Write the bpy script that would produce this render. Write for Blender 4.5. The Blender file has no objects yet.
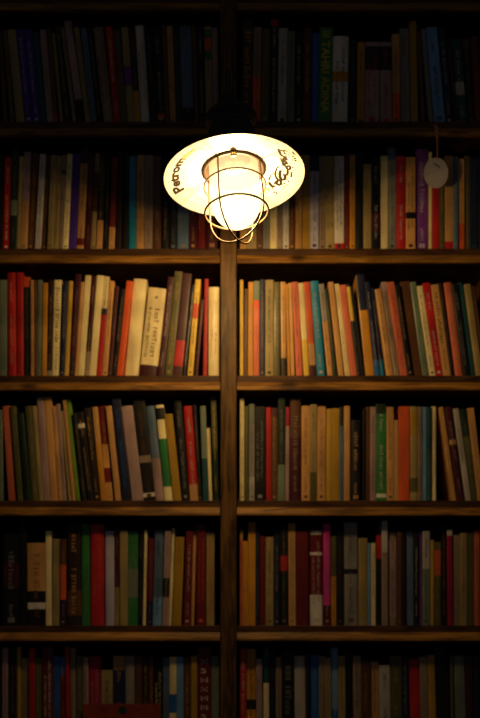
import bpy, bmesh, math, random
from mathutils import Vector, Matrix
random.seed(7)
scene = bpy.context.scene
COL = scene.collection

# ---------------------------------------------------------------- camera, world, exposure
S = 0.002            # metres per photo pixel at the shelf-front plane (y = 0)
D = 2.6              # camera distance from that plane
CX, CZ = 0.004, 0.036
cam_d = bpy.data.cameras.new('camera')
cam = bpy.data.objects.new('camera', cam_d); COL.objects.link(cam)
cam.location = (CX, -D, CZ); cam.rotation_euler = (math.pi/2, 0, 0)
cam_d.sensor_fit = 'VERTICAL'; cam_d.sensor_height = 36; cam_d.sensor_width = 24
cam_d.lens = 36*D/1.436
cam_d.shift_y = (359*S - (718-700)*S)/1.436
cam_d.clip_start = 0.05
cam_d.dof.use_dof = True; cam_d.dof.focus_distance = 2.235; cam_d.dof.aperture_fstop = 2.7
scene.camera = cam
scene.view_settings.view_transform = 'Standard'
scene.view_settings.look = 'None'
scene.view_settings.exposure = 0.0
scene.view_settings.gamma = 1.0
scene.view_settings.use_curve_mapping = False
world = bpy.data.worlds.new('dim_room'); scene.world = world
world.use_nodes = True
bg = world.node_tree.nodes['Background']
bg.inputs[0].default_value = (0.95, 0.85, 0.80, 1); bg.inputs[1].default_value = 0.025
GLOBE_C = (1.0, 0.61, 0.23); BULB_W = 13.8

def wx(px, y=0.0):    # photo column -> world x for something at depth y
    return CX + (px-240)*S*(D+y)/D
def wz(py, y=0.0):
    return CZ + (700-py)*S*(D+y)/D

# ---------------------------------------------------------------- materials
def new_mat(name):
    m = bpy.data.materials.new(name); m.use_nodes = True
    nt = m.node_tree; b = nt.nodes['Principled BSDF']
    return m, nt, b
def lin(h):
    h = h.lstrip('#'); r = []
    for i in (0, 2, 4):
        c = int(h[i:i+2], 16)/255
        r.append(c/12.92 if c < 0.04045 else ((c+0.055)/1.055)**2.4)
    return r
_mc = {}
def book_mat(hexc, rough=0.5, coat=0.0, amount=0.16):
    k = (hexc, rough, coat)
    if k in _mc: return _mc[k]
    m, nt, b = new_mat('cover_'+hexc.strip('#'))
    tc = nt.nodes.new('ShaderNodeTexCoord')
    n = nt.nodes.new('ShaderNodeTexNoise'); n.inputs['Scale'].default_value = 45; n.inputs['Detail'].default_value = 5
    mp = nt.nodes.new('ShaderNodeMapping'); mp.inputs['Scale'].default_value = (1, 1, 0.3)
    oi = nt.nodes.new('ShaderNodeObjectInfo')
    ad = nt.nodes.new('ShaderNodeVectorMath'); ad.operation = 'ADD'
    sc = nt.nodes.new('ShaderNodeVectorMath'); sc.operation = 'SCALE'; sc.inputs[0].default_value = (3, 5, 7)
    nt.links.new(oi.outputs['Random'], sc.inputs['Scale'])
    nt.links.new(tc.outputs['Object'], mp.inputs['Vector']); nt.links.new(mp.outputs[0], ad.inputs[0]); nt.links.new(sc.outputs[0], ad.inputs[1])
    nt.links.new(ad.outputs[0], n.inputs['Vector'])
    c = lin(hexc)
    r = nt.nodes.new('ShaderNodeValToRGB')
    r.color_ramp.elements[0].position = 0.3; r.color_ramp.elements[1].position = 0.7
    lo = [v*(1-amount*1.6) for v in c]; hi = [min(1, v*(1+amount)+0.004) for v in c]
    r.color_ramp.elements[0].color = (*lo, 1); r.color_ramp.elements[1].color = (*hi, 1)
    nt.links.new(n.outputs['Fac'], r.inputs['Fac']); nt.links.new(r.outputs[0], b.inputs['Base Color'])
    b.inputs['Specular IOR Level'].default_value = 0.35; b.inputs['Roughness'].default_value = rough; b.inputs['Coat Weight'].default_value = coat
    b.inputs['Coat Roughness'].default_value = 0.25
    _mc[k] = m; return m
def plain(name, rgb, rough=0.5, metal=0.0, spec=None):
    m, nt, b = new_mat(name)
    tc = nt.nodes.new('ShaderNodeTexCoord')
    n = nt.nodes.new('ShaderNodeTexNoise'); n.inputs['Scale'].default_value = 60; n.inputs['Detail'].default_value = 3
    nt.links.new(tc.outputs['Object'], n.inputs['Vector'])
    r = nt.nodes.new('ShaderNodeValToRGB')
    r.color_ramp.elements[0].color = (*[v*0.85 for v in rgb], 1); r.color_ramp.elements[1].color = (*[min(1, v*1.12) for v in rgb], 1)
    nt.links.new(n.outputs['Fac'], r.inputs['Fac']); nt.links.new(r.outputs[0], b.inputs['Base Color'])
    b.inputs['Roughness'].default_value = rough; b.inputs['Metallic'].default_value = metal
    if spec is not None: b.inputs['Specular IOR Level'].default_value = spec
    return m
def wood(name, dark, light, scale=(1.2, 14, 14), rough=0.5, knots=True):
    m, nt, b = new_mat(name)
    tc = nt.nodes.new('ShaderNodeTexCoord'); mp = nt.nodes.new('ShaderNodeMapping'); mp.inputs['Scale'].default_value = scale
    nt.links.new(tc.outputs['Object'], mp.inputs['Vector'])
    n = nt.nodes.new('ShaderNodeTexNoise'); n.inputs['Scale'].default_value = 5; n.inputs['Detail'].default_value = 8; n.inputs['Distortion'].default_value = 1.4
    nt.links.new(mp.outputs[0], n.inputs['Vector'])
    n2 = nt.nodes.new('ShaderNodeTexNoise'); n2.inputs['Scale'].default_value = 22; n2.inputs['Detail'].default_value = 4
    nt.links.new(mp.outputs[0], n2.inputs['Vector'])
    mx = nt.nodes.new('ShaderNodeMath'); mx.operation = 'MULTIPLY_ADD'; mx.inputs[1].default_value = 0.35
    nt.links.new(n2.outputs['Fac'], mx.inputs[0]); nt.links.new(n.outputs['Fac'], mx.inputs[2])
    r = nt.nodes.new('ShaderNodeValToRGB')
    r.color_ramp.elements[0].position = 0.50; r.color_ramp.elements[1].position = 0.84
    r.color_ramp.elements[0].color = (*dark, 1); r.color_ramp.elements[1].color = (*light, 1)
    vo = nt.nodes.new('ShaderNodeTexVoronoi'); vo.inputs['Scale'].default_value = 7.0
    m2 = nt.nodes.new('ShaderNodeMapping'); m2.inputs['Scale'].default_value = tuple(1.0 if v < 3 else 2.2 for v in scale)
    nt.links.new(tc.outputs['Object'], m2.inputs['Vector']); nt.links.new(m2.outputs[0], vo.inputs['Vector'])
    kr = nt.nodes.new('ShaderNodeMapRange'); kr.inputs[1].default_value = 0.06; kr.inputs[2].default_value = 0.17; kr.inputs[3].default_value = 0.25; kr.inputs[4].default_value = 1.0
    nt.links.new(vo.outputs['Distance'], kr.inputs[0])
    km = nt.nodes.new('ShaderNodeMix'); km.data_type = 'RGBA'; km.blend_type = 'MULTIPLY'; km.inputs['Factor'].default_value = 1.0 if knots else 0.0
    nt.links.new(mx.outputs[0], r.inputs['Fac']); nt.links.new(r.outputs[0], km.inputs['A']); nt.links.new(kr.outputs[0], km.inputs['B']); nt.links.new(km.outputs['Result'], b.inputs['Base Color'])
    b.inputs['Roughness'].default_value = rough; b.inputs['Specular IOR Level'].default_value = 0.25
    bp = nt.nodes.new('ShaderNodeBump'); bp.inputs['Strength'].default_value = 0.25; bp.inputs['Distance'].default_value = 0.001
    nt.links.new(mx.outputs[0], bp.inputs['Height']); nt.links.new(bp.outputs[0], b.inputs['Normal'])
    return m
M_POST = wood('stained_pine_post', (0.016, 0.007, 0.002), (0.17, 0.085, 0.018), scale=(14, 14, 1.4))
M_SHELF = wood('dark_stained_board', (0.025, 0.009, 0.003), (0.10, 0.042, 0.011))
M_BATTEN = wood('honey_stained_batten', (0.09, 0.038, 0.006), (0.38, 0.185, 0.030))
M_BACK = wood('dark_back_panel', (0.012, 0.007, 0.004), (0.03, 0.018, 0.009), scale=(14, 14, 1.2), rough=0.8)
M_FLOOR = wood('floor_boards', (0.06, 0.03, 0.015), (0.16, 0.09, 0.045), scale=(1, 8, 8))
M_WALL = plain('dark_plaster', (0.10, 0.085, 0.07), 0.9)
M_PAGES = plain('page_edges', (0.62, 0.52, 0.36), 0.9)
M_BLACK = plain('black_enamel', (0.008, 0.008, 0.008), 0.5, 0.0)
M_BRONZE = plain('dark_bronze_wire', (0.07, 0.042, 0.018), 0.5, 0.0)
M_NECK = plain('dark_neck_metal', (0.022, 0.012, 0.006), 0.5)
M_INK = plain('black_ink', (0.012, 0.008, 0.004), 0.6)
M_INK2 = plain('worn_brown_ink', (0.42, 0.27, 0.12), 0.6)
M_ENAMEL = plain('cream_enamel', (0.50, 0.52, 0.56), 0.4)
M_TAG = plain('pale_card', (0.50, 0.47, 0.45), 0.7)
M_STRING = plain('tan_ribbon', (0.42, 0.20, 0.07), 0.8)
M_BRASS = plain('brass_clip', (0.55, 0.36, 0.14), 0.35, 1.0)

# ---------------------------------------------------------------- object helpers
def link(name, me, mats, parent=None):
    o = bpy.data.objects.new(name, me); COL.objects.link(o)
    if not isinstance(mats, (list, tuple)): mats = [mats]
    for m in mats: me.materials.append(m)
    if parent is not None: o.parent = parent
    return o
def obj(name, bm, mats, parent=None, smooth=False):
    bmesh.ops.recalc_face_normals(bm, faces=bm.faces[:])
    me = bpy.data.meshes.new(name); bm.to_mesh(me); bm.free()
    if smooth:
        for p in me.polygons: p.use_smooth = True
    return link(name, me, mats, parent)
def empty(name, loc, label=None, cat=None, group=None, rot=(0, 0, 0)):
    o = bpy.data.objects.new(name, None); COL.objects.link(o); o.location = loc; o.rotation_euler = rot
    o.empty_display_size = 0.02
    tag(o, label, cat, group); return o
def tag(o, label=None, cat=None, group=None, kind=None):
    if label: o['label'] = label
    if cat: o['category'] = cat
    if group: o['group'] = group
    if kind: o['kind'] = kind
def add_box(bm, x0, x1, y0, y1, z0, z1, bev=0.0):
    r = bmesh.ops.create_cube(bm, size=1, matrix=Matrix.Translation(((x0+x1)/2, (y0+y1)/2, (z0+z1)/2)) @ Matrix.Diagonal((x1-x0, y1-y0, z1-z0, 1)))
    if bev > 0:
        vs = set(r['verts']); es = [e for e in bm.edges if e.verts[0] in vs and e.verts[1] in vs]
        bmesh.ops.bevel(bm, geom=es, offset=bev, segments=2, affect='EDGES', profile=0.5)
def box_bm(*a, **k):
    bm = bmesh.new(); add_box(bm, *a, **k); return bm
def lathe(bm, prof, seg=64, close=False):
    rings = []
    for r, z in prof:
        if r < 1e-6: rings.append([bm.verts.new((0, 0, z))]*seg)
        else: rings.append([bm.verts.new((r*math.cos(2*math.pi*i/seg), r*math.sin(2*math.pi*i/seg), z)) for i in range(seg)])
    n = len(rings)
    for k in range(n if close else n-1):
        a, b = rings[k], rings[(k+1) % n]
        for i in range(seg):
            j = (i+1) % seg
            vs = []
            for v in (a[i], a[j], b[j], b[i]):
                if v not in vs: vs.append(v)
            if len(vs) >= 3: bm.faces.new(vs)
def tube(bm, pts, r, seg=10, closed=False):
    pts = [Vector(p) for p in pts]; n = len(pts); rings = []
    up = None
    for i in range(n):
        a = pts[i-1] if (i > 0 or closed) else pts[i]
        b = pts[(i+1) % n] if (i < n-1 or closed) else pts[i]
        t = (b-a).normalized()
        if up is None:
            up = t.orthogonal().normalized()
        up = (up - t*up.dot(t)).normalized(); s = t.cross(up)
        rr = r[i] if isinstance(r, (list, tuple)) else r
        rings.append([bm.verts.new(pts[i] + (up*math.cos(2*math.pi*k/seg)+s*math.sin(2*math.pi*k/seg))*rr) for k in range(seg)])
    for i in range(n if closed else n-1):
        a, b = rings[i], rings[(i+1) % n]
        off = 0
        if closed and i == n-1:
            off = min(range(seg), key=lambda q: (a[0].co-b[q].co).length)
        for k in range(seg):
            bm.faces.new((a[k], a[(k+1) % seg], b[(k+1+off) % seg], b[(k+off) % seg]))
    if not closed:
        bm.faces.new(rings[0][::-1]); bm.faces.new(rings[-1])

# ---------------------------------------------------------------- the setting
ROWS = [121.5, 248.5, 375.5, 500.5, 625.5, 750.5]     # photo row of each shelf's upper edge
POST = (220.5, 236.5); BAYL = (-8.0, 220.0); BAYR = (237.0, 488.5)
ZF = -1.25; ZTOP = wz(-150); DEPTH = 0.21
fl = obj('floor', box_bm(-2.4, 2.4, -3.4, 0.42, ZF-0.05, ZF), M_FLOOR); tag(fl, 'dark brown wooden floorboards', None, None, 'structure')
wl = obj('wall_back', box_bm(-2.4, 2.4, 0.30, 0.42, ZF, 2.6), M_WALL); tag(wl, 'dark plaster wall behind the bookcase', None, None, 'structure')

bc = empty('bookcase', (wx(228.5), 0.10, ZF), 'dark stained wooden bookcase with a central post and honey coloured shelf battens', 'bookcase')
def bpart(name, bm, m, smooth=False):
    o = obj(name, bm, m, bc, smooth); o.location = -bc.location; return o
for x0, x1 in ((POST[0], POST[1]), (BAYL[0]-16, BAYL[0]), (BAYR[1], BAYR[1]+16)):
    bm = bmesh.new(); add_box(bm, wx(x0), wx(x1), -0.008, DEPTH, ZF, ZTOP, bev=0.0015)
    bpart('upright', bm, M_POST)
bpart('back_panel', box_bm(wx(BAYL[0]-16)+.001, wx(BAYR[1]+16)-.001, DEPTH, DEPTH+0.012, ZF, ZTOP), M_BACK)
bpart('top_board', box_bm(wx(BAYL[0]-18), wx(BAYR[1]+18), -0.014, DEPTH+0.012, ZTOP, ZTOP+0.022, bev=0.002), M_SHELF)
for x0, x1 in (BAYL, BAYR):
    for yb in [-3.5] + ROWS:
        z = wz(yb)
        bpart('shelf_board', box_bm(wx(x0), wx(x1), 0.0, DEPTH, z-0.030, z, bev=0.001), M_SHELF)
        bm = bmesh.new()     # rounded strip nailed along the lower half of the board's edge
        prof = [(0, -0.0135), (-0.0015, -0.0140), (-0.0045, -0.0180), (-0.0072, -0.0225), (-0.0088, -0.0265), (-0.0090, -0.0305), (-0.0075, -0.0315), (0, -0.0315)]
        v0 = [bm.verts.new((wx(x0), y, z+h)) for y, h in prof]; v1 = [bm.verts.new((wx(x1), y, z+h)) for y, h in prof]
        for i in range(len(prof)):
            j = (i+1) % len(prof); bm.faces.new((v0[i], v0[j], v1[j], v1[i]))
        bm.faces.new(v0[::-1]); bm.faces.new(v1)
        bpart('shelf_batten', bm, M_BATTEN)
    zb = wz(ROWS[-1])-0.032
    bm = bmesh.new(); add_box(bm, wx(x0)+.0005, wx(x1)-.0005, 0.002, 0.02, ZF, zb, bev=0.001)
    bpart('base_panel', bm, M_SHELF)

# ---------------------------------------------------------------- books
C = {  # key: (hex, word)
 'bk': ('#0a0a0a', 'black'), 'dg': ('#0f2816', 'dark green'), 'gn': ('#2c7a3c', 'green'), 'ol': ('#5a5828', 'olive'),
 'kh': ('#a3905c', 'khaki'), 'tn': ('#cc9a5c', 'tan'), 'cr': ('#f6e2a8', 'cream'), 'br': ('#5c3819', 'brown'),
 'db': ('#28150c', 'dark brown'), 'rd': ('#b81c1c', 'red'), 'dr': ('#6c1010', 'dark red'), 'ma': ('#450f1a', 'maroon'),
 'or': ('#dc5a24', 'orange'), 'go': ('#cf9228', 'golden'), 'mu': ('#b08a24', 'mustard'), 'pu': ('#4a2a96', 'purple'),
 'vi': ('#7a3a9a', 'violet'), 'nv': ('#141b40', 'navy'), 'bl': ('#1f62b0', 'blue'), 'lb': ('#6f9fd0', 'light blue'),
 'sb': ('#56708e', 'slate blue'), 'te': ('#154c54', 'teal'), 'gg': ('#728270', 'grey green'), 'gr': ('#8b8984', 'grey'),
 'pg': ('#b9b4ac', 'pale grey'), 'tp': ('#94806c', 'taupe'), 'mv': ('#a88c8c', 'mauve'), 'pk': ('#d8389a', 'pink'),
 'sa': ('#cf6a4c', 'salmon'), 'cm': ('#a01840', 'crimson'), 'wh': ('#dcd8d0', 'white'), 'cb': ('#1b82ac', 'cerulean'),
 'yl': ('#e6c24a', 'yellow'), 'li': ('#b9b6d0', 'lilac'), 'lg': ('#6f9c2c', 'leaf green'), 'gd': ('#c8a13a', 'gold'),
 'dk': ('#191817', 'charcoal')}
# xb xt ytop colour tokens | tokens: w=width px, t=lettering colour, n=no lettering, g=glossy, r=round hardback, z0-z1:col = colour zone (fractions from the foot)
DATA = {}
DATA[(0, 'L')] = """
2 -2 31 br; 9 2.5 30 ol; 16 7 29.5 kh; 25 15.5 29 pu t=li w=8 r; 33 23.5 29 pu t=li r; 41 31.5 32 te; 47.5 39 29.5 mv; 54 46.5 27.5 br 0-.1:rd;
58 51 33 kh; 65 54.5 24 dg t=pg; 71 60 27.5 tp; 78 63.5 20.5 mv w=8 0-.24:bk n; 86 73 27 kh; 91 80 28 sb; 97 87 27 bk t=pg; 103.5 91.5 27 tp r;
114 104 26.5 rd t=cr r; 121 113 30 ol .55-.75:br; 128 120 27 kh .4-.6:vi; 135 129 29 db 0-.35:go; 141 134.5 25.5 wh t=br; 150 144 28 bk; 158 152 27 dk t=pg .05-.1:or;
165 161 25 br; 170 166.5 26 tn; 176.5 172.5 28 dg; 182 178 26 sb r 0-.17:dk; 195 191.7 25.5 br; 199 195.5 27 bk t=pg; 206 204 26.5 kh .88-.97:gn .66-.75:gn .76-.88:or; 213 211.5 27.5 mv w=7.5 n
"""
DATA[(0, 'R')] = """
241 242.5 21 ma t=gd B=1; 252 253.5 27 tp 0-.5:or; 260.5 261.5 28.5 ol; 269.5 271 19 nv t=yl .93-1:rd; 277 278.5 28 pg t=dk; 287 288 31 gg; 294.5 295 32 bk t=pg;
302.5 303 27.5 br t=gd; 311.5 312.5 33 bl n; 318 319.5 27.5 gn X=1; 331.5 333 36 wh t=dk .48-.6:go; 348 349 40 dk t=sb; 356.5 357 42 go; 364.5 365.5 42 mv .66-.95:db t=rd; 379 380 42 mv .66-.95:db t=rd;
393 392 34 tn 0-.35:or; 400.5 399.5 28.5 gr; 411 408.5 21 mu n; 418.5 417 31 br; 428 421 29 gr; 434 425 27 lb t=nv r; 446 437.5 28.5 nv t=li; 453.5 445.5 40 db; 458.5 450 39 te t=pg .35-.5:pg;
467.5 461 39 dk .9-1:ol; 475 470 36.5 dr
"""
DATA[(1, 'L')] = """
-3 -2 154 bk w=5 n; 2.5 4.5 157 rd t=cr; 9.5 12 150 dg .35-.5:gg; 16 19 156 kh; 20 24 152 mv 0-.5:tn; 27 31 153 br; 34 40 154 wh t=dk; 41 46 156 br; 47 51 155 kh; 53 57 156 kh;
58 62 155 tp .8-.84:bk; 62.5 67 154 cr t=br; 68 72.5 154 pu t=vi n; 76 81 148 tn .85-1:db .05-.12:dr; 84 89 152 ma; 90.5 95 153 kh .4-.8:br; 95.5 100 150 dk .6-.85:ol 0-.3:tn; 103 106 150 bk;
107.5 112 157 dr 0-.25:tn; 115.5 118 150 db n; 121 123 152 bk n; 128.5 129 156 cb g n; 136 136.5 155 tn g; 144 145 155 tp g; 152.5 153.5 156 br g; 161 162 157 bk t=tp; 169 170 157 dk t=sb; 177 178 158 sb g;
189 189.5 156 ma g; 197 197.5 158 dr g; 206 206.5 158 ma w=12
"""
DATA[(1, 'R')] = """
238.5 238.5 157 tn g; 246 246 156 kh; 256.5 256.5 157 br; 263 263 156 gr g; 270 270 155 cr g; 277 277 156 tp g; 283 283 158 wh g t=dk; 289 289 157 br t=go; 295 295.5 155 tn; 302 302 155 mu g;
310 310 155 li .83-1:nv t=dk; 319 319 156 tp; 325.5 325.5 156 kh; 334.5 334.5 156 wh t=dk 0-.08:rd; 344 344 154 dr; 349.5 349.5 155 go g; 355 355 154 dk n; 363.5 363 164 kh n; 371.5 371.5 157 bk t=pg .2-.4:ma;
380.5 380.5 156 cr n; 388 388 148 gr .88-1:sb; 396.5 396 156 rd t=pg r; 406 406 157 tn t=bk .34-.41:bk; 415.5 415.5 149 vi r t=li; 428.5 429 152 cr n; 432.5 432 163 rd n; 439.5 439 158 ol;
444.5 444.5 156 tn 0-.1:rd; 453.5 453.5 157 sb; 458 458 159 or .3-1:tn t=br; 464.5 464.5 156 ol; 470 470 158 nv w=9 t=te; 479.5 479.5 156 dk
"""
DATA[(2, 'L')] = """
-1.5 -.5 280 gg; 8 7 272.5 rd r t=tn w=8.3; 16.5 16 272.5 rd r; 23.5 23.5 277 dk .9-1:or t=ol; 30.7 30.5 280 tn; 34 33.5 280 br; 37 37 280 gg; 41.5 43 283 go n; 46.5 47.7 280 db 0-.07:gr; 52 54.5 280 cr t=db B=1;
59.5 61.8 281 nv t=gr; 64.5 69 281 gd w=4 n; 69 75.5 274 ma 0-.2:db; 74.5 81 282 tn w=3.5 n; 78 85 275.5 cr n; 84 91.5 276 ma t=tn .3-.5:bk 0-.25:tp; 88.7 97 275.5 cr n; 96 104 276.5 cr 0-.62:rd .62-.68:nv;
102 109.5 281 tn t=db; 107.5 114.5 286 vi 0-1:ma; 111.5 119.5 289 bk t=tp; 116.5 126.5 281 or n; 123 133 279 cr n r; 138.5 147 288 cr t=br 0-.13:ma L=1; 157 168 277 ma t=pg;
164 174.5 271.5 gg 0-1:ol; 172 182.5 273.5 ma n .1-.35:rd; 182.5 192 285 bk t=wh w=3.5; 185.5 195.5 279.5 yl .6-.75:or t=br; 194.5 201 300 ma w=4.5; 202.5 204.2 279 rd w=4.5; 208 208.3 287 cr w=11.3 t=tn
"""
DATA[(2, 'R')] = """
237.5 238.5 280 yl w=5.5 n; 243.3 244.3 289 br; 247.7 248.3 282 go n; 253 253.5 281 sa .8-1:gg .72-.8:or n; 259.5 259.7 279.5 nv t=gr; 265 265 280 kh t=dg; 273.5 274 282 ol; 280 280.5 282 tn 0-.2:bk t=br; 287.8 285.5 284 go w=3.5;
291 288 283 tn n w=3.5; 295 291.5 282 mv 0-1:sa t=br; 303.5 298 283 cr 0-.4:yl n; 309.5 303.5 282 tn .35-1:or 0-.12:ma; 317 310 281 cb w=9.3 t=pg r; 327.5 318.5 284 gr 0-.6:tn; 333.3 324 289 dg w=3.7; 338 328 282 tn t=gd; 344.7 333.5 284 cr t=go;
350.7 339 285 sa n; 357.5 345.7 284 dk .6-.97:yl; 361 349.7 287 dk n w=3.6; 366 355.5 274.5 go .65-1:nv n; 374.5 364.5 282 nv t=li 0-.18:bl; 379.7 369.5 288 nv w=4 0-.2:cb; 385 373.7 289 tn t=br; 394 381 282 mv 0-.9:tp t=dk; 400.3 386.5 282 sa t=rd;
407.7 394 285 bk t=tn; 412.7 399 281.5 br n; 422.3 410 282 gn 0-1:gg t=gn; 429.3 416 286 cr t=br; 435.3 422 283 rd t=pg; 443.3 430 284.5 tn t=db B=1; 451 439 283 db w=3; 455.5 443.5 282.5 sa t=tn; 463.5 452 284 bk t=gr; 471 458 283 te n w=4.5; 476.5 463.5 284 kh; 483 471 286 br w=4
"""
DATA[(3, 'L')] = """
-2 -2.5 410 gg w=7; 8 2.5 406 mv 0-1:sa n; 16.5 10 406 ol t=gg; 24 15.5 413 dg n; 31.5 24 406 gr 0-1:ol t=gr; 39 32 406 kh n; 43.5 36.5 397 mv t=tp; 50.5 44 397 tn n; 58.5 51.5 406 tn; 62.5 56 404 mv; 67 60 411 kh n; 71.5 62.5 400 tn n;
76.3 66 399 lg w=4.5 n; 82 72.5 413 te 0-1:dk; 87 76.5 412 bk t=tn .82-.87:wh; 94.5 83 408 db t=gd; 101 91 407 tn 0-.6:go n; 106.5 98.5 406 dr 0-.2:tn .35-.6:tn; 114 105.5 406 tn n; 122.5 111.5 399 bl 0-1:nv t=bl;
131.5 120.5 406 mv n; 143.5 132 400 bk t=br .38-.45:tp .04-.08:wh; 155.5 144.5 406 sb 0-.45:mv; 164.5 155 405 cr .15-.65:gn .85-.97:dk n; 173 164 414 mu t=go; 181.5 172 399.5 bk t=gr; 190 182.5 406 rd t=pg 0-.18:tn r; 198.8 192.8 405 bk w=3.5;
203 199.8 406 te .45-1:gg n; 208.7 206 428 cr w=3.3 n; 213.7 210.7 397 dg .5-1:ol t=gd w=6
"""
DATA[(3, 'R')] = """
237.7 237.7 398 cr w=5.8 t=bk; 244 244 406 ol w=4.5; 249 249 404 gg 0-.25:pg .25-.8:gr; 254.5 254.5 406.5 bk t=gr w=11; 266 266 407.5 rd n; 271 271 408 br .9-1:ma; 277.7 278 397 te 0-.35:gg .35-1:dg; 285 285.5 407 cm 0-.8:mv n;
289 289.7 398 ma .62-1:br t=tp r; 301.5 301.5 406 tn t=br; 310 310 404.5 kh t=br 0-.3:ol; 317 317 406.5 tn t=br; 325.5 326 409 gd n; 331.3 331.3 408.5 mu n; 339.5 339.5 407 sb .8-1:dg; 343.8 344 406 tn n; 350 350 420 bk t=tn w=11.5 r; 362.7 363 409 bk w=2.5 n;
365.5 365.5 407 br n; 370 370.3 407 nv 0-1:mv; 376 376 404 gn .9-1:dg t=pg .04-.08:wh; 386.7 386.5 407 tn t=te; 394 393.8 420 tn n; 398.8 398.5 406.5 or t=sa; 409.7 409.7 406.5 kh n .1-.25:ol .7-.95:mu; 418 418 407 tp; 422.3 422.3 407 lb w=4.3 n; 427 427 407 bl 0-1:te w=4.3; 431.7 431.7 406.5 cr w=4.3 n;
452.5 439 407 tn n w=4.3; 457 444.5 407 ma t=mv .6-.65:tn; 465.5 452 408.5 pg t=gr; 471.5 459.5 409 dg 0-.7:ol; 478 467 408 tn w=7
"""
DATA[(4, 'L')] = """
3 3 534 bk .42-.68:ma t=gr w=16.5; 20.5 20 525 bk w=6 n; 27.5 27 543 tn 0-.42:bk .2-.28:wh; 46 45.5 531 cr n w=6; 52.5 52.5 539 kh; 60 60 539 br 0-.3:nv .3-.7:or; 66 66 524 db .1-.35:br t=tn r; 82 81 524.5 gn t=lg;
90 90 524.5 rd t=or r w=14; 105 104.7 531 li n; 115 114.5 529 ma 0-.4:kh; 119.8 119.8 530.5 kh n; 127.8 127.8 531 gn .3-.6:gg t=gr; 138 138 532 bk; 142.8 144.5 530 cr w=2.8 n; 146.5 148 538 dr 0-.28:nv; 152 154.5 530.5 sb 0-.3:lb t=dk;
162 164 531 mv .3-.5:dk; 168.5 172 528.5 cr w=3 n; 172.2 175.5 537 mu w=9 n; 182.8 186.3 531 dr t=pg; 191 193.5 531 tn w=3 n; 195.3 196.7 524 rd 0-1:dr t=or; 206.3 206.5 532 cr t=or 0-1:kh
"""
DATA[(4, 'R')] = """
237.5 237.5 529.5 tn 0-.9:sa; 243 243 541 go n; 248 248 522.5 go t=gd; 255.5 255.7 530 nv; 260 260 536 dr n; 265.3 265.5 537 kh t=ol; 273.7 274 529.5 nv t=gr; 280 280 526 dk .55-.7:rd .4-.5:dg; 288.7 287.5 523.5 tn t=gr; 296 296 531.5 ma n w=12.5 0-1:dr;
310 309.5 529 dr 0-.32:wh .73-.76:wh .94-.98:wh t=pg w=13; 323.5 322.8 524 pk 0-.2:ma t=mv; 331 330.8 536 go .55-1:ol; 336.3 336.3 531 bk t=br; 344.3 344 522.5 sb 0-1:gr .5-.55:bk w=13.5; 358.5 358.5 538 kh t=mu; 368 368 543 lb w=3; 371.5 371.3 543 cr w=4.3;
376.3 376 535 bk .74-1:rd n; 382 381.3 521 pg 0-.7:tp n; 388 388 532 tp .1-.9:mv; 397 397 532 br w=5; 402.8 402.3 534 db w=3 n; 406.3 405.7 531.5 lb n 0-1:sb; 413.7 413.7 532 bk t=wh; 418.5 418.5 532 ma 0-1:vi w=3.5; 422.5 422.5 531 gg .6-1:pg;
430 430 540 gd n w=4; 434.5 434.3 542 ol .6-.9:or; 441.3 441 524 bk w=5.7; 447.7 446.5 530 cm .94-1:wh n; 453 453 535 tp t=kh; 460 460 533 kh t=br; 467 467 533 ol n; 474 474 531 sa w=6
"""
DATA[(5, 'L')] = """
-3 -3 652 db w=4; 2 2 648 mv w=6 t=rd; 8.5 8.5 649 dr 0-1:db; 16.7 16.7 647 gd w=4 n; 21 20.7 658.5 kh; 29 29 648.5 rd n; 35 35 658 ol t=kh; 42 41.5 647 dr t=wh r; 53.5 53 656 bl n; 60 59.5 657 dr .8-1:bl; 66.5 65 647 rd w=4 n; 71 69.5 648 tn 0-1:tp;
76.5 76 656 ol t=gr; 83 83 657 mv; 88.5 88.3 656.5 cm t=mv r; 101.3 101 670 kh; 113 113 656 nv .85-1:tn; 125 125 656 gr t=tn; 135 135 656 br n; 142 142 657 db; 149.3 149.3 657 br w=4; 153.7 153.7 659 bk t=cr; 163 163 658 sb n;
169.5 169.5 657 cr .4-.6:bl n; 176.5 176.5 657 lb n; 183.7 183.5 658 br t=tn; 191 191 656 mu n; 197.5 197.3 647 rd t=wh H=1 0-1:dr; 211.3 211.3 656 gg t=gr w=7.7
"""
DATA[(5, 'R')] = """
238 237.5 648.5 rd t=pg B=1; 246.7 246.3 649 go .4-.5:dk; 256.5 256 659 mv w=6 n; 263.3 263.3 647 te 0-.3:dr .3-.65:cr n; 269 269 652 bk t=te; 276 275.5 657 tp; 282 281.7 651 bk t=gg B=1; 295 294 656 pg n; 306 305 654 bk w=4; 311 310.3 655 bl t=lb;
319 318.7 656 tp t=gr; 325.5 325 658 kh t=br; 332 330.7 648 lb t=pg 0-.4:bl; 338.7 338 656 kh; 346 345 652 bk n; 353.5 352.5 656 mv 0-1:tp; 361.7 361 661 tn 0-1:br; 371 370.5 662 tn t=br; 380 378.5 665 wh t=dk 0-1:pg; 391 390 656 ol t=kh; 402.3 401.7 657 nv t=gr w=7;
411 408.5 659 rd n; 421.5 419 657 gr 0-1:tp t=gr; 429 427 655 mu n; 438 435 647 bk n w=12; 451.5 450 655 ol w=3.3; 456 453 656 wh t=sb 0-1:gg; 466.5 465 656 ma t=nv; 473.5 472.5 656 bl w=7 n 0-1:nv
"""
FIRST = ['top', 'second', 'third', 'fourth', 'fifth', 'bottom']
ORD = ['nearest', 'second', 'third', 'fourth', 'fifth', 'sixth', 'seventh', 'eighth', 'ninth', 'tenth', 'eleventh', 'twelfth', 'thirteenth',
       'fourteenth', 'fifteenth', 'sixteenth', 'seventeenth', 'eighteenth', 'nineteenth', 'twentieth']
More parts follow.
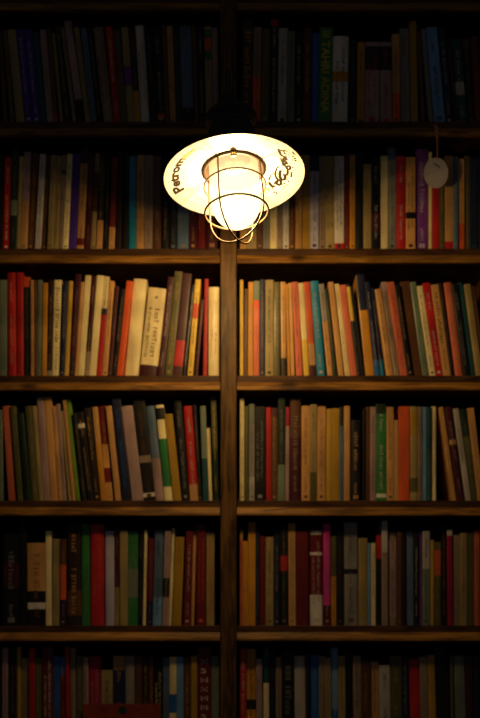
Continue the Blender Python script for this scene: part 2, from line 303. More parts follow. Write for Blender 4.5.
def parse(txt):
    out = []
    for s in txt.replace('\n', ' ').split(';'):
        p = s.split()
        if not p: continue
        d = dict(xb=float(p[0]), xt=float(p[1]), yt=float(p[2]), c=p[3], bands=[], t=None, w=None, n=False, g=False, r=False, sp='')
        for k in p[4:]:
            if ':' in k:
                rng, c = k.split(':'); a, b = rng.split('-'); d['bands'].append((float(a), float(b), c))
            elif k[:2] == 't=': d['t'] = k[2:]
            elif k[:2] == 'w=': d['w'] = float(k[2:])
            elif k in 'ngr': d[k] = True
            elif k[1] == '=': d['sp'] = k[0]
        full = [b for b in d['bands'] if b[0] == 0 and b[1] == 1]
        if full:
            d['c'] = full[0][2]; d['bands'] = [b for b in d['bands'] if b not in full]
        if not d['t'] and not d['n']:
            d['t_auto'] = True
        out.append(d)
    return out

def cover_mesh(w, h, dep, rnd, bands, base, matlist):
    """U-shaped jacket: two boards joined by the spine, extruded upwards in colour zones"""
    th = 0.0022 if rnd else 0.0007
    th = min(th, w*0.18)
    bul = min(0.16*w, 0.004) if rnd else min(0.0008, w*0.1)
    def arc(hw, y0, b, n=6):
        return [(-hw*math.cos(math.pi*i/n), y0-b*math.sin(math.pi*i/n)) for i in range(n+1)]
    outer = [(-w/2, dep)] + arc(w/2, bul, bul) + [(w/2, dep)]
    inner = [(-w/2+th, dep)] + arc(w/2-th, bul+th, bul) + [(w/2-th, dep)]
    cuts = sorted({0.0, 1.0} | {b[0] for b in bands} | {b[1] for b in bands})
    bm = bmesh.new(); rings = []
    for c in cuts:
        rings.append(([bm.verts.new((x, y, c*h)) for x, y in outer], [bm.verts.new((x, y, c*h)) for x, y in inner]))
    keys = [base]
    for k in range(len(cuts)-1):
        mid = (cuts[k]+cuts[k+1])/2; col = base
        for b in bands:
            if b[0] < mid < b[1]: col = b[2]
        if col not in keys: keys.append(col)
        mi = keys.index(col)
        (o0, i0), (o1, i1) = rings[k], rings[k+1]
        n = len(outer)
        for j in range(n-1):
            f = bm.faces.new((o0[j], o0[j+1], o1[j+1], o1[j])); f.material_index = mi if 0 < j < n-2 else 0
            bm.faces.new((i0[j+1], i0[j], i1[j], i1[j+1]))
        bm.faces.new((o0[0], o1[0], i1[0], i0[0])); bm.faces.new((o0[-1], i0[-1], i1[-1], o1[-1]))
    for (o_, i_), flip in ((rings[0], 1), (rings[-1], 0)):
        for j in range(len(outer)-1):
            q = (o_[j], o_[j+1], i_[j+1], i_[j]); bm.faces.new(q[::-1] if flip else q)
    bmesh.ops.recalc_face_normals(bm, faces=bm.faces[:])
    return bm, keys, th, bul

GLYPH = ['l', 'E', 'o', 'n', 'T', 'u', 'r', 'i', 'H']
def glyph_bars(g):
    # bars in a unit box (u along the line, v up)
    return {'l': [(.3, .55, 0, 1)], 'E': [(.1, .3, 0, 1), (.3, .85, 0, .16), (.3, .85, .84, 1), (.3, .7, .42, .58)],
            'o': [(.1, .28, 0, .7), (.62, .8, 0, .7), (.28, .62, 0, .16), (.28, .62, .54, .7)],
            'n': [(.1, .28, 0, .7), (.62, .8, 0, .6), (.28, .62, .54, .7)], 'T': [(.38, .58, 0, .86), (.05, .92, .84, 1)],
            'u': [(.1, .28, .1, .7), (.62, .8, 0, .7), (.28, .62, 0, .16)], 'r': [(.2, .4, 0, .7), (.4, .75, .5, .7)],
            'i': [(.35, .55, 0, .6), (.35, .55, .75, .92)], 'H': [(.1, .28, 0, 1), (.62, .8, 0, 1), (.28, .62, .42, .58)]}[g]
def lettering(w, h, bul, style, rng):
    out = []; bm = None
    def start(n):
        nonlocal bm
        bm = bmesh.new(); out.append((n, bm))
    yy = lambda x: bul - bul*math.sqrt(max(0, 1-(2*x/w)**2)) if bul > 0.0009 else bul*0.3*0
    def quad(x0, x1, z0, z1):
        xm = (x0+x1)/2; y = min(yy(x0), yy(x1)) - 0.00025
        vs = [bm.verts.new(p) for p in ((x0, y, z0), (x1, y, z0), (x1, y, z1), (x0, y, z1))]; bm.faces.new(vs)
    def line(zs, ze, xc, size, down=True):
        z = zs; wordn = rng.randint(4, 9)
        while z < ze-size:
            if wordn == 0:
                z += size*0.6; wordn = rng.randint(3, 9); continue
            wordn -= 1
            for (u0, u1, v0, v1) in glyph_bars(rng.choice(GLYPH)):
                # text runs along z; letter height across the spine
                quad(xc-size/2+v0*size, xc-size/2+v1*size, z+u0*size*.8, z+u1*size*.8)
            z += size*0.85
    start('title_lettering')
    if style == 'H':       # big letters across most of the spine
        z = h*0.12
        while z < h*0.88:
            for (u0, u1, v0, v1) in glyph_bars(rng.choice('HEuTn')):
                s = w*0.5; quad(-s/2+v0*s, -s/2+v1*s, z+u0*s*.9, z+u1*s*.9)
            z += w*0.68
        return out
    if style == 'B':
        line(h*0.36, h*0.94, 0, w*0.5); start('author_lettering'); line(h*0.08, h*0.32, 0, w*0.3); return out
    if style == 'L':
        line(h*0.22, h*0.82, w*0.12, w*0.26); start('author_lettering'); line(h*0.22, h*0.80, -w*0.25, w*0.16); start('publisher_mark')
        for k in range(6): quad(-w*.06+.0, w*.06, h*.88+k*w*.02, h*.88+k*w*.02+w*.024)
        return out
    m = rng.random()
    if w > 0.017 and m < 0.45:
        line(h*0.25, h*0.88, w*0.18, w*0.2); start('author_lettering'); line(h*0.22, h*0.75, -w*0.2, w*0.2)
    elif m < 0.75:
        line(h*rng.uniform(.3, .45), h*rng.uniform(.85, .94), 0, w*0.32); start('author_lettering'); line(h*0.1, h*0.26, 0, w*0.24)
    else:
        line(h*0.12, h*rng.uniform(.5, .65), 0, w*0.3); start('author_lettering'); line(h*.72, h*.92, 0, w*.3)
    q = w*0.2
    if rng.random() < .5:
        start('publisher_mark'); quad(-q, q, h*0.035, h*0.035+q*1.6)
    return out
def mixhex(a, b, f):
    a, b = a.lstrip('#'), b.lstrip('#')
    return '#'+''.join('%02x' % int(int(a[i:i+2], 16)*f+int(b[i:i+2], 16)*(1-f)) for i in (0, 2, 4))
def lum(k): r, g, b = lin(C[k][0]); return .3*r+.6*g+.1*b

books = []
def make_book(row, side, d, L, R_, idx):
    rng = random.Random(row*1000+idx*7+(500 if side == 'R' else 0))
    yi = 0.010 + 0.007*rng.random()
    ysh = wz(ROWS[row])
    ztop = wz(d['yt'], yi); H = ztop - ysh
    # left and right boundary lines (bottom, top) in world x at the spine plane
    lb, lt = wx(L[0], yi), wx(L[1], yi); rb, rt = wx(R_[0], yi), wx(R_[1], yi)
    slope = ((lt-lb)+(rt-rb))/2/H if d['w'] is None else (lt-lb)/H
    a = math.atan(slope)
    gap = min(rb-lb, rt-lt); w = gap*math.cos(a)*0.975
    w = max(w, 0.0055)
    cb, ct = (lb+rb)/2, (lt+rt)/2
    if abs((rb-lb)-(rt-lt)) > 0.001: cb, ct = (cb, ct)
    h = (H - abs(math.sin(a))*w*0.5)/math.cos(a)
    # pivot corner that rests on the shelf
    cxb = cb
    if a < 0: px_ = cxb - w/2/math.cos(a)      # leans left: left lower corner rests
    else: px_ = cxb + w/2/math.cos(a)
    root = empty('book', (px_, yi, ysh+0.0002), None, 'book', 'books on the %s shelf %s of the post' % (FIRST[row], 'left' if side == 'L' else 'right'))
    root.rotation_euler = (0, a, 0)
    off = w/2 if a < 0 else -w/2
    dep = rng.uniform(0.115, 0.14)
    rnd = d['r'] or (w > 0.014 and rng.random() < 0.3)
    bm, keys, th, bul = cover_mesh(w, h, dep, rnd, d['bands'], d['c'], None)
    coat = 0.9 if d['g'] else (0.25 if rng.random() < .3 else 0.0)
    rough = 0.30 if d['g'] else 0.5
    o = obj('cover', bm, [book_mat(C[k][0], rough, coat) for k in keys], root); o.location = (off, 0, 0)
    ins = 0.003 if rnd else 0.0003
    pg = obj('page_block', box_bm(-w/2+th+.0001, w/2-th-.0001, bul+th+0.001, dep-ins, ins, h-ins), M_PAGES, root); pg.location = (off, 0, 0)
    if d['sp'] == 'X':
        cu = bpy.data.curves.new('spine_text', 'FONT'); cu.body = 'TAHRI ADINA'; cu.size = w*0.86; cu.offset = w*0.012
        to = bpy.data.objects.new('spine_text', cu); COL.objects.link(to)
        bpy.context.view_layer.update()
        me = bpy.data.meshes.new_from_object(to.evaluated_get(bpy.context.evaluated_depsgraph_get()))
        bpy.data.objects.remove(to)
        xs = [v.co.x for v in me.vertices]; ln = max(xs)-min(xs); x0 = min(xs); sc = h*0.74/ln
        for v in me.vertices:
            u, t = (v.co.x-x0)*sc, v.co.y
            X = t - w*0.30
            v.co = (X, (bul-bul*math.sqrt(max(0, 1-(2*X/w)**2)))-0.0003, h*0.86-u)
        me2 = link('spine_lettering', me, book_mat('#c9c23a', .5), root); me2.location = (off, 0, 0)
        me2['label'] = 'yellow capital letters'
        bm = bmesh.new()
        for k in range(3):
            add_box(bm, -w*.28, w*.28, -0.0003, bul*0.3, h*(.90+.025*k), h*(.912+.025*k))
        e = obj('spine_emblem', bm, book_mat('#c9c23a', .5), root); e.location = (off, 0, 0)
    elif not d['n']:
        if d['t']: tk = d['t']
        else: tk = rng.choice(['tn', 'gr', 'gd', 'tp']) if lum(d['c']) < .12 else rng.choice(['db', 'br', 'tp', 'dk'])
        for nm, bm in lettering(w, h, bul if rnd else 0, d['sp'], rng):
            if not bm.faces: bm.free(); continue
            bm.normal_update()
            for f in bm.faces:
                if f.normal.y > 0: f.normal_flip()
            lm = bpy.data.meshes.new(nm); bm.to_mesh(lm); bm.free()
            lo = link(nm, lm, book_mat(mixhex(C[tk][0], C[d['c']][0], 1.0 if d['t'] else .75), .6), root); lo.location = (off, 0, 0)
    books.append(dict(o=root, row=row, side=side, d=d, w=w, h=h, a=a))
    return root

for (row, side), txt in DATA.items():
    ds = parse(txt)
    lim = BAYL if side == 'L' else BAYR
    lines = [[max(d['xb'], min(lim[0]+3, 240)), max(d['xt'], min(lim[0]+3, 240))] for d in ds]
    for i, d in enumerate(ds):
        if i+1 < len(ds): nb = list(lines[i+1])
        else:
            ww = d['w'] or 8
            nb = [lines[i][0]+ww, lines[i][1]+ww]
        if d['w'] is not None:
            ww = min(d['w'], nb[0]-lines[i][0], nb[1]-lines[i][1]) if i+1 < len(ds) else d['w']
            nb = [lines[i][0]+ww, lines[i][1]+ww]
        nb = [min(nb[0], lim[1]-.9), min(nb[1], lim[1]-.9)]
        make_book(row, side, d, lines[i], nb, i)

# ---- keep neighbours from cutting into each other: push right-hand books clear where needed
def book_quad(b):
    o = b['o']; a = o.rotation_euler.y; w = b['w']; h = b['h']
    x0 = 0 if a < 0 else -w
    x1 = x0+w
    pts = []
    for x, z in ((x0, 0), (x1, 0), (x1, h), (x0, h)):
        pts.append((o.location.x + x*math.cos(a)+z*math.sin(a), -x*math.sin(a)+z*math.cos(a)))
    return pts
def side_x(pts, i, j, z):
    (xa, za), (xb, zb) = pts[i], pts[j]
    t = (z-za)/(zb-za) if abs(zb-za) > 1e-9 else 0
    return xa+(xb-xa)*t
for row in range(6):
    for side in 'LR':
        bs = [b for b in books if b['row'] == row and b['side'] == side]
        if row == 5 and False: continue
        for p, q in zip(bs, bs[1:]):
            P, Q = book_quad(p), book_quad(q)
            worst = 0
            zt = min(P[2][1], Q[3][1], P[3][1], Q[2][1])
            for k in range(9):
                z = 0.001+(zt-0.002)*k/8
                ov = side_x(P, 1, 2, z) - side_x(Q, 0, 3, z)
                worst = max(worst, ov)
            if worst > 0: q['o'].location.x += worst+0.00015
        # a last book pressed past the upright is slid back by closing the row up
        lim = wx(BAYL[1]) if side == 'L' else wx(BAYR[1])
        mx = max(p[0] for b in bs[-2:] for p in book_quad(b))
        if mx > lim-0.0003:
            sh = mx-lim+0.0005
            for b in reversed(bs):
                b['o'].location.x -= sh
                k = bs.index(b)
                if k == 0: break
                P, Q = book_quad(bs[k-1]), book_quad(b)
                zt = min(P[2][1], Q[3][1], P[3][1], Q[2][1])
                sh = max(side_x(P, 1, 2, .001+(zt-.002)*j/8) - side_x(Q, 0, 3, .001+(zt-.002)*j/8) for j in range(9))
                if sh <= 0: break
                sh += 0.0001

# ---- labels that single out each book
def nw(s): return len(s.replace(',', '').split())
seen = {}
cands = {}
for row in range(6):
    for side in 'LR':
        bs = [b for b in books if b['row'] == row and b['side'] == side]
        med = sorted(b['h'] for b in bs)[len(bs)//2]
        bay = '%s shelf %s of post' % (FIRST[row], 'left' if side == 'L' else 'right')
        for i, b in enumerate(bs):
            d = b['d']; c = C[d['c']][1]; wpx = b['w']/S
            size = 'thin ' if wpx < 4.6 else ('thick ' if wpx > 9.5 else '')
            ht = 'tall ' if b['h'] > med*1.06 else ('short ' if b['h'] < med*0.91 else '')
            det = ''
            if d['bands']:
                z0, z1, k = d['bands'][0]
                if k != d['c']:
                    pos = 'foot' if z0 < .05 else ('top' if z1 > .95 else 'middle')
                    det = ' with %s %s' % (C[k][1], pos)
            if not det and d['t'] and d['t'] != d['c']: det = ' with %s lettering' % C[d['t']][1]
            L_ = C[bs[i-1]['d']['c']][1] if i else None
            R2 = C[bs[i+1]['d']['c']][1] if i+1 < len(bs) else None
            if L_ and R2: nb = (' between two %s ones' % L_) if L_ == R2 else ' between %s and %s' % (L_, R2)
            elif R2: nb = ' at far left beside %s' % R2 if side == 'L' else ' against the post beside %s' % R2
            else: nb = ' against the post beside %s' % L_ if side == 'L' else ' at far right beside %s' % L_
            fp = (len(bs)-1-i) if side == 'L' else i
            fe = i if side == 'L' else len(bs)-1-i
            if fp <= fe: od = (' %s from the post' % ORD[fp]) if fp else ' nearest the post'
            else: od = (' %s from the picture edge' % ORD[fe]) if fe else ' nearest the picture edge'
            bay2 = '%s shelf %s' % (FIRST[row], 'left' if side == 'L' else 'right')
            cands[id(b)] = [ht+size+c+' book'+det+nb+', '+bay, size+c+' book'+det+nb+', '+bay, c+' book'+det+nb+', '+bay, ht+size+c+' book'+nb+', '+bay,
                            c+' book'+nb+', '+bay, c+' book'+det+nb+', '+bay2, size+c+' book'+od+', '+bay, c+' book'+od+', '+bay]
            cands[id(b)] = [s for s in cands[id(b)] if nw(s) <= 16]
            if not cands[id(b)]: cands[id(b)] = [c+' book'+od+', '+bay2]
            b['ordinal'] = ht+size+c+' book'+det+od+', '+bay
            if nw(b['ordinal']) > 16: b['ordinal'] = c+' book'+od+', '+bay
core = {}
for b in books:      # two books of one colour between the same two colours fall back to counting from the post or the edge
    s = next((x for x in cands[id(b)] if ' between' in x or ' against' in x or ' far ' in x), cands[id(b)][0]); b['s'] = s
    key = (b['row'], b['side'], C[b['d']['c']][1], s.split(' between')[-1] if ' between' in s else s)
    core.setdefault(key, []).append(b)
for k, v in core.items():
    for b in v:
        b['o']['label'] = b['s'] if len(v) == 1 else b['ordinal']

# face-out booklet standing in front of the lowest row
yb = -0.0
bk = empty('booklet', (wx(121.5), 0.0035, wz(ROWS[5])+0.0002), 'orange red booklet standing face out in front of the bottom row books', 'booklet', rot=(0, 0, 0))
hb = wz(704)-wz(ROWS[5]); wb = (160.5-83)*S
obj('cover', box_bm(-wb/2, wb/2, -0.0025, -0.0005, 0, hb, bev=.0004), book_mat('#8e3615', .5, 0), bk)
obj('page_block', box_bm(-wb/2+.001, wb/2-.001, -0.00045, 0.0032, 0.001, hb-.001), M_PAGES, bk)
obj('back_cover', box_bm(-wb/2, wb/2, 0.0033, 0.0045, 0, hb, bev=.0003), book_mat('#8e3615', .5, 0), bk)
bm = bmesh.new()
bmesh.ops.create_circle(bm, cap_ends=True, segments=32, radius=.0085, matrix=Matrix.Translation((0.002, -.0028, hb-.013)) @ Matrix.Rotation(math.pi/2, 4, 'X'))
obj('emblem', bm, book_mat('#123830', .5), bk)['label'] = 'dark green round emblem'
for sx in (-1, 1):
    bm = bmesh.new()
    for k in range(5):
        x = sx*(.028+.0045*k); add_box(bm, x-.0024, x+.0024, -.0028, -.0024, hb-.012-.0012*((k*3) % 4), hb-.008-.001*(k % 3))
    obj('cover_pattern', bm, book_mat('#7c1f10', .5), bk)

# ---------------------------------------------------------------- hanging tag
tx, ty = wx(436, -.012), wz(173, -.012)
tg = empty('hanging_tag', (tx, -.012, wz(188.5, -.012)), 'pale oval card tag hanging by a tan ribbon from the top right shelf', 'tag')
def T(px, py): return (wx(px, -.012)-tg.location.x, wz(py, -.012)-tg.location.z)
bm = bmesh.new()
n = 48; ra, rb_ = 12.2*S, 15.2*S; cz = T(436, 173)[1]
f0 = [bm.verts.new((ra*math.cos(2*math.pi*i/n), -.0006, cz+rb_*math.sin(2*math.pi*i/n))) for i in range(n)]
f1 = [bm.verts.new((v.co.x, .0006, v.co.z)) for v in f0]
bm.faces.new(f0); bm.faces.new(f1[::-1])
for i in range(n): bm.faces.new((f0[i], f0[(i+1) % n], f1[(i+1) % n], f1[i]))
obj('card', bm, M_TAG, tg)
bm = bmesh.new()
for (x0, z0, x1, z1) in ((433.5, 163, 436, 165.5), (435.5, 165, 438.5, 166.5), (438, 166, 439.5, 168)):
    a, b = T(x0, z0), T(x1, z1); tube(bm, [(a[0], -.0009, a[1]), (b[0], -.0009, b[1])], .0009, 6)
obj('ink_mark', bm, M_INK, tg)
bm = bmesh.new()
pts = [(433.0, 124.5, 0.0055), (436.0, 127, .0050), (436.8, 134, .0036), (437.2, 142, .0018), (437.3, 150, .0013), (437.5, 160, .0011)]
va = []
for x, z, r in pts:
    X, Z = T(x, z); va.append([bm.verts.new((X+s*r/1.0*.9, dy, Z)) for s, dy in ((-1, -.0012), (1, -.0012), (1, 0.0002), (-1, 0.0002))])
for k in range(len(va)-1):
    for i in range(4): bm.faces.new((va[k][i], va[k][(i+1) % 4], va[k+1][(i+1) % 4], va[k+1][i]))
bm.faces.new(va[0]); bm.faces.new(va[-1][::-1])
obj('ribbon', bm, M_STRING, tg)
bm = bmesh.new(); X, Z = T(433.5, 125.5)
tube(bm, [(X, -.003, Z), (X, .0135, Z)], .0012, 8)
obj('nail', bm, M_BRONZE, tg)

# ---------------------------------------------------------------- the lamp
YL = -0.33; KL = (D+YL)/D*S; K0 = 0.0017231
LX = CX+(234.3-240)*KL; LZ = CZ+(700-177.3)*KL
TILT = math.radians(10.9); ROLL = math.radians(-3.5)
lamp = empty('lantern_lamp', (LX, YL, LZ), 'glowing caged lantern lamp with a wide cream enamel shade on the central post', 'lamp')
# lamp axis: the foot leans towards the viewer, with a slight roll
Rm = Matrix.Rotation(ROLL, 4, 'Y') @ Matrix.Rotation(-TILT, 4, 'X')
lamp.rotation_euler = Rm.to_euler(); lamp.scale = (KL/K0,)*3
R = 70.5*K0; RN = 0.0510; ZN = 0.015
def shade_z(r):      # underside of the shade
    t = min(1, max(0, (r-RN)/(R-RN)))
    return ZN*(1-t**1.3)
N = 14
under = [(RN+(R-RN)*i/N, shade_z(RN+(R-RN)*i/N)) for i in range(N+1)]
bm = bmesh.new(); lathe(bm, under, 96)
so = obj('shade', bm, M_ENAMEL, lamp, True)
for p in so.data.polygons: pass
bm = bmesh.new()
top = [(r, z+0.0016) for r, z in under]
lathe(bm, [(R, 0.0)] + [(R+.0012, .0003), (R+.0014, .0012), (R+.0006, .0022)] + top[::-1] + [(RN, ZN+.0008)], 96)
obj('shade_top', bm, M_BLACK, so, True)['label'] = 'black enamel upper face of the shade'
# lettering on the underside
def on_shade(x, y, e=0.0005): 
    r = math.hypot(x, y); return (x, y, shade_z(r)-e)
cu = bpy.data.curves.new('shade_text', 'FONT'); cu.body = 'Petromax'; cu.size = 0.0235; cu.offset = 0.0010; cu.space_character = 1.02; cu.resolution_u = 3
to = bpy.data.objects.new('shade_text', cu); COL.objects.link(to); bpy.context.view_layer.update()
me = bpy.data.meshes.new_from_object(to.evaluated_get(bpy.context.evaluated_depsgraph_get())); bpy.data.objects.remove(to)
xs = [v.co.x for v in me.vertices]; xa, xl = min(xs), max(xs)-min(xs)
ph0, ph1 = math.radians(157), math.radians(233)
bmt = bmesh.new(); bmt.from_mesh(me)
for v in bmt.verts:
    u, t = (v.co.x-xa)/xl, v.co.y/0.0235
    ph = ph0+(ph1-ph0)*u; rc = R*0.785; hh = (0.205-0.075*u)*R   # letters shrink towards the end of the word
    r = rc + t*hh + R*0.012*u
    v.co = on_shade(r*math.cos(ph), r*math.sin(ph))
bmt.normal_update()
for f in bmt.faces:
    if f.normal.z > 0: f.normal_flip()
me = bpy.data.meshes.new('brand_lettering'); cut = bmt; cut.to_mesh(me)
xm = [p.center for p in me.polygons]
bmt.free()
lo = link('word_lettering', me, [M_INK, M_INK2], so)
for p in me.polygons:
    ang = math.degrees(math.atan2(p.center.y, p.center.x)) % 360
    if ang > 212: p.material_index = 1      # the last letters are rubbed away
def i2d(px, py):
    dx, dy = (px-234.3)*K0, (py-177.3)*K0; r = -ROLL
    x = dx*math.cos(r)-dy*math.sin(r); v = dx*math.sin(r)+dy*math.cos(r)
    return x, v/0.58
def ribbon(bm, pts, w0, w1=None):
    w1 = w0 if w1 is None else w1
    P = [Vector((*i2d(235+x/6, 120+y/6), 0)) for x, y in pts]; n = len(P); L = []
    for i in range(n):
        t = (P[min(i+1, n-1)]-P[max(i-1, 0)]).normalized(); s = Vector((-t.y, t.x, 0)); w = w0+(w1-w0)*i/max(1, n-1)
        if 0 < i < n-1: w *= 1.15
        a, b = P[i]-s*w/2, P[i]+s*w/2
        L.append((bm.verts.new(on_shade(a.x, a.y)), bm.verts.new(on_shade(b.x, b.y))))
    for i in range(n-1): bm.faces.new((L[i][0], L[i][1], L[i+1][1], L[i+1][0]))
def ring(cx, cy, r, n=12, a0=0, a1=360): return [(cx+r*math.cos(math.radians(a0+(a1-a0)*i/n)), cy+r*math.sin(math.radians(a0+(a1-a0)*i/n))) for i in range(n+1)]
bm = bmesh.new()
W = 0.0027
ribbon(bm, [(246, 196), (260, 204), (276, 206), (290, 200)], W*.6, W*1.2)
ribbon(bm, [(248, 197), (256, 216), (266, 234), (276, 242), (292, 244), (306, 240)], W*1.4, W*.7)
ribbon(bm, [(280, 208), (288, 222), (300, 226)], W*.6)
ribbon(bm, [(283, 250), (296, 252), (303, 258), (292, 266), (288, 274), (302, 276), (306, 284), (292, 292), (288, 302)], W*1.7)
ribbon(bm, [(284, 252), (282, 275), (288, 300)], W*1.2)
ribbon(bm, ring(320, 308, 11), W*1.3)
ribbon(bm, [(312, 314), (303, 306), (298, 296)], W)
ribbon(bm, [(262, 310), (252, 326), (246, 348), (246, 366), (256, 382), (268, 388)], W*.7, W*1.5)
ribbon(bm, [(275, 332), (272, 352), (276, 374), (288, 386), (302, 382), (306, 364), (298, 350)], W*1.6)
ribbon(bm, [(316, 322), (318, 340), (314, 356)], W*1.3)
ribbon(bm, [(339, 330), (342, 360)], W*.9)
ribbon(bm, ring(272, 402, 13), W*1.5)
ribbon(bm, [(236, 352), (222, 368), (212, 388), (210, 402)], W*.6, W*1.1)
ribbon(bm, [(212, 408), (222, 422), (236, 430), (248, 422)], W*1.8)
ribbon(bm, [(262, 392), (250, 402), (246, 416)], W)
ribbon(bm, [(330, 200), (340, 212), (350, 214)], W*.6)
ribbon(bm, [(268, 255), (274, 275), (270, 285)], W*.6)
obj('calligraphy', bm, M_INK, so)
bm = bmesh.new()
for (x, y, r) in ((337, 233, 4), (350, 241, 5), (355, 255, 5.5), (337, 256, 4), (333, 276, 4), (345, 300, 4.5), (352, 318, 3), (318, 375, 4), (326, 386, 4), (303, 402, 4), (320, 405, 3.5), (306, 418, 3),
                  (246, 455, 5.5), (261, 458, 5), (234, 441, 4.5), (148, 414, 5), (145, 436, 4), (292, 430, 3), (312, 222, 3), (300, 205, 3), (218, 440, 3)):
    P = [i2d(235+a/6, 120+b/6) for a, b in ring(x, y, r, 10)][:-1]
    bm.faces.new([bm.verts.new(on_shade(*p)) for p in P])
obj('calligraphy_dots', bm, M_INK, so)
bm = bmesh.new()
ribbon(bm, ring(190, 432, 15, 12, 30, 330), W*.8)
ribbon(bm, [(176, 446), (192, 466), (214, 452), (206, 440)], W*.8)
ribbon(bm, [(170, 140), (180, 134), (194, 140)], W); ribbon(bm, [(228, 152), (236, 160), (244, 158)], W*.6)
obj('worn_ornament', bm, M_INK2, so)['label'] = 'faint brown rubbed ornament'

# neck, globe holder and housing
bm = bmesh.new(); lathe(bm, [(RN+.0032, ZN-.004), (RN+.0036, ZN+.004), (RN, ZN+.004), (RN, .034), (.030, .034), (.030, .032), (RN-.0022, .032), (RN-.0022, ZN-.004)], 72, True)
obj('neck_ring', bm, M_NECK, lamp, True)
bm = bmesh.new()
lathe(bm, [(RN+.004, .0145), (RN+.004, .020), (RN+.001, .030), (.047, .042), (.040, .055), (.036, .060), (.036, .078), (.041, .080), (.041, .086), (.034, .088), (.034, .104), (.044, .107), (.046, .112), (.040, .120), (.026, .129), (.012, .134), (.0085, .138), (.0085, .146), (0, .146)], 64)
obj('housing', bm, M_BLACK, lamp, True)
def globe_mat():
    m, nt, b = new_mat('lit_opal_glass'); nt.nodes.remove(b)
    # frosted, partly see-through glass glowing with the light it scatters
    em = nt.nodes.new('ShaderNodeEmission'); out = nt.nodes['Material Output']
    tr = nt.nodes.new('ShaderNodeBsdfTransparent'); tr.inputs[0].default_value = (.36, .36, .36, 1)
    gl = nt.nodes.new('ShaderNodeBsdfGlossy'); gl.inputs['Roughness'].default_value = .2; gl.inputs['Color'].default_value = (.05, .05, .05, 1)
    a1 = nt.nodes.new('ShaderNodeAddShader'); a2 = nt.nodes.new('ShaderNodeAddShader')
    tc = nt.nodes.new('ShaderNodeTexCoord'); sp = nt.nodes.new('ShaderNodeSeparateXYZ')
    mr = nt.nodes.new('ShaderNodeMapRange'); mr.inputs[1].default_value = -0.030; mr.inputs[2].default_value = 0.012; mr.inputs[3].default_value = 2.0; mr.inputs[4].default_value = 0.85
    mr.interpolation_type = 'SMOOTHERSTEP'
    nt.links.new(tc.outputs['Object'], sp.inputs[0]); nt.links.new(sp.outputs['Z'], mr.inputs[0]); nt.links.new(mr.outputs[0], em.inputs['Strength'])
    em.inputs['Color'].default_value = (1.0, 0.70, 0.32, 1)
    nt.links.new(em.outputs[0], a1.inputs[0]); nt.links.new(tr.outputs[0], a1.inputs[1]); nt.links.new(a1.outputs[0], a2.inputs[0]); nt.links.new(gl.outputs[0], a2.inputs[1])
    nt.links.new(a2.outputs[0], out.inputs[0])
    return m
prof = [(.0425, 0.031), (.0426, 0.015), (.0427, 0.0), (.0428, -.02), (.0428, -.035), (.0424, -.046)]
for i in range(1, 13):
    a = math.pi/2*i/12; prof.append((.0424*math.cos(a) if i < 12 else 0, -.046-.048*math.sin(a)))
bm = bmesh.new(); lathe(bm, prof, 64)
obj('glass_globe', bm, globe_mat(), lamp, True)
# the lamp's own light: filament points spread through the globe
k = 0
for zz in (-.014, -.023, -.032, -.041, -.050, -.059, -.068, -.077):
    for q in range(2):
        ld = bpy.data.lights.new('filament', 'POINT'); ld.color = GLOBE_C; ld.energy = BULB_W/16; ld.shadow_soft_size = 0
        lo = bpy.data.objects.new('filament', ld); COL.objects.link(lo); lo.parent = lamp
        ang = math.pi*q+k*.9; lo.location = (.012*math.cos(ang), .012*math.sin(ang), zz)
    k += 1
bm = bmesh.new()
for r, z, th in ((.0530, -.0170, .0016),):
    tube(bm, [(r*math.cos(2*math.pi*i/72), r*math.sin(2*math.pi*i/72), z) for i in range(72)], th, 8, True)
obj('guard_ring', bm, M_BRONZE, lamp, True)
bm = bmesh.new(); tube(bm, [(.0545*math.cos(2*math.pi*i/72), .0545*math.sin(2*math.pi*i/72), -.0660) for i in range(72)], .0018, 8, True)
obj('guard_ring', bm, M_BRONZE, lamp, True)
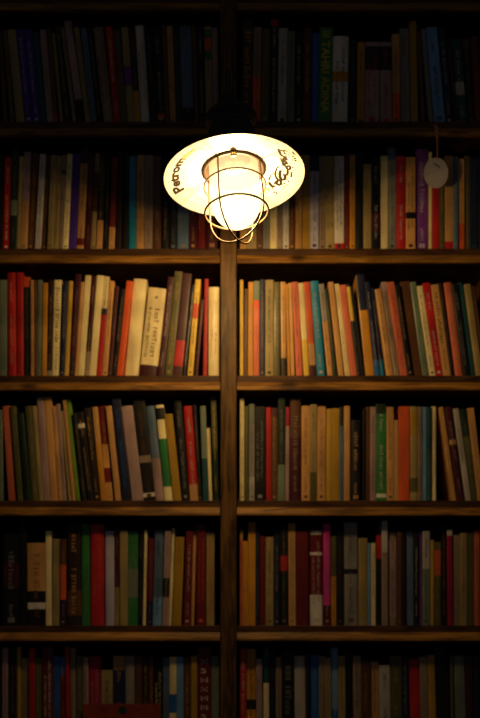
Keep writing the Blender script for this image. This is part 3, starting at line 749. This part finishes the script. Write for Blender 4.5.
for az in (-121, 149, 59, -31):      # measured from straight towards the viewer
    th = math.radians(-90+az); path = [(.0515, .015), (.0522, .006), (.0528, -.014), (.0536, -.040), (.0540, -.064)]
    for i in range(1, 10):
        a = math.pi/2*i/9; path.append((.0540*math.cos(a)**.95 if i < 9 else .0, -.064-.055*math.sin(a)))
    bm = bmesh.new(); tube(bm, [(r*math.cos(th), r*math.sin(th), z) for r, z in path], .0016, 8)
    obj('guard_wire', bm, M_BRONZE, lamp, True)
bm = bmesh.new(); add_box(bm, -.0055, .0055, -RN-.0065, -RN-.0005, .004, .0125, bev=.0012)
cl = obj('clip', bm, M_BRONZE, lamp)
bm = bmesh.new(); bmesh.ops.create_uvsphere(bm, u_segments=16, v_segments=10, radius=.0036, matrix=Matrix.Translation((0, -RN-.0065, .0065)))
obj('screw_knob', bm, M_BRASS, cl, True)

# bracket on the post that carries the lamp
bz = wz(109)
br = empty('lamp_bracket', (wx(228.5), -.008, bz), 'black iron bracket arm on the post above the lantern lamp', 'bracket')
bm = bmesh.new(); add_box(bm, -.0125, .0125, -.006, -.0002, -.028, .028, bev=.002)
obj('wall_plate', bm, M_BLACK, br)
bpy.context.view_layer.update()
tip = lamp.matrix_world @ Vector((0, 0, .1462)); tipd = (lamp.matrix_world.to_3x3() @ Vector((0, 0, 1))).normalized()
base = Vector(br.location); p0 = base+Vector((0, -.006, 0)); p3 = tip; c1 = p0+Vector((0, -.15, .0)); c2 = p3+tipd*.09
pts = []
for i in range(21):
    t = i/20; pts.append((p0*(1-t)**3+c1*3*t*(1-t)**2+c2*3*t*t*(1-t)+p3*t**3)-base)
bm = bmesh.new(); tube(bm, pts, .0048, 12)
obj('arm', bm, M_BLACK, br, True)
bm = bmesh.new()
for zz in (-.02, .02): bmesh.ops.create_uvsphere(bm, u_segments=12, v_segments=8, radius=.003, matrix=Matrix.Translation((0, -.0065, zz)) @ Matrix.Diagonal((1, .5, 1, 1)))
obj('screw', bm, M_BRONZE, br, True)
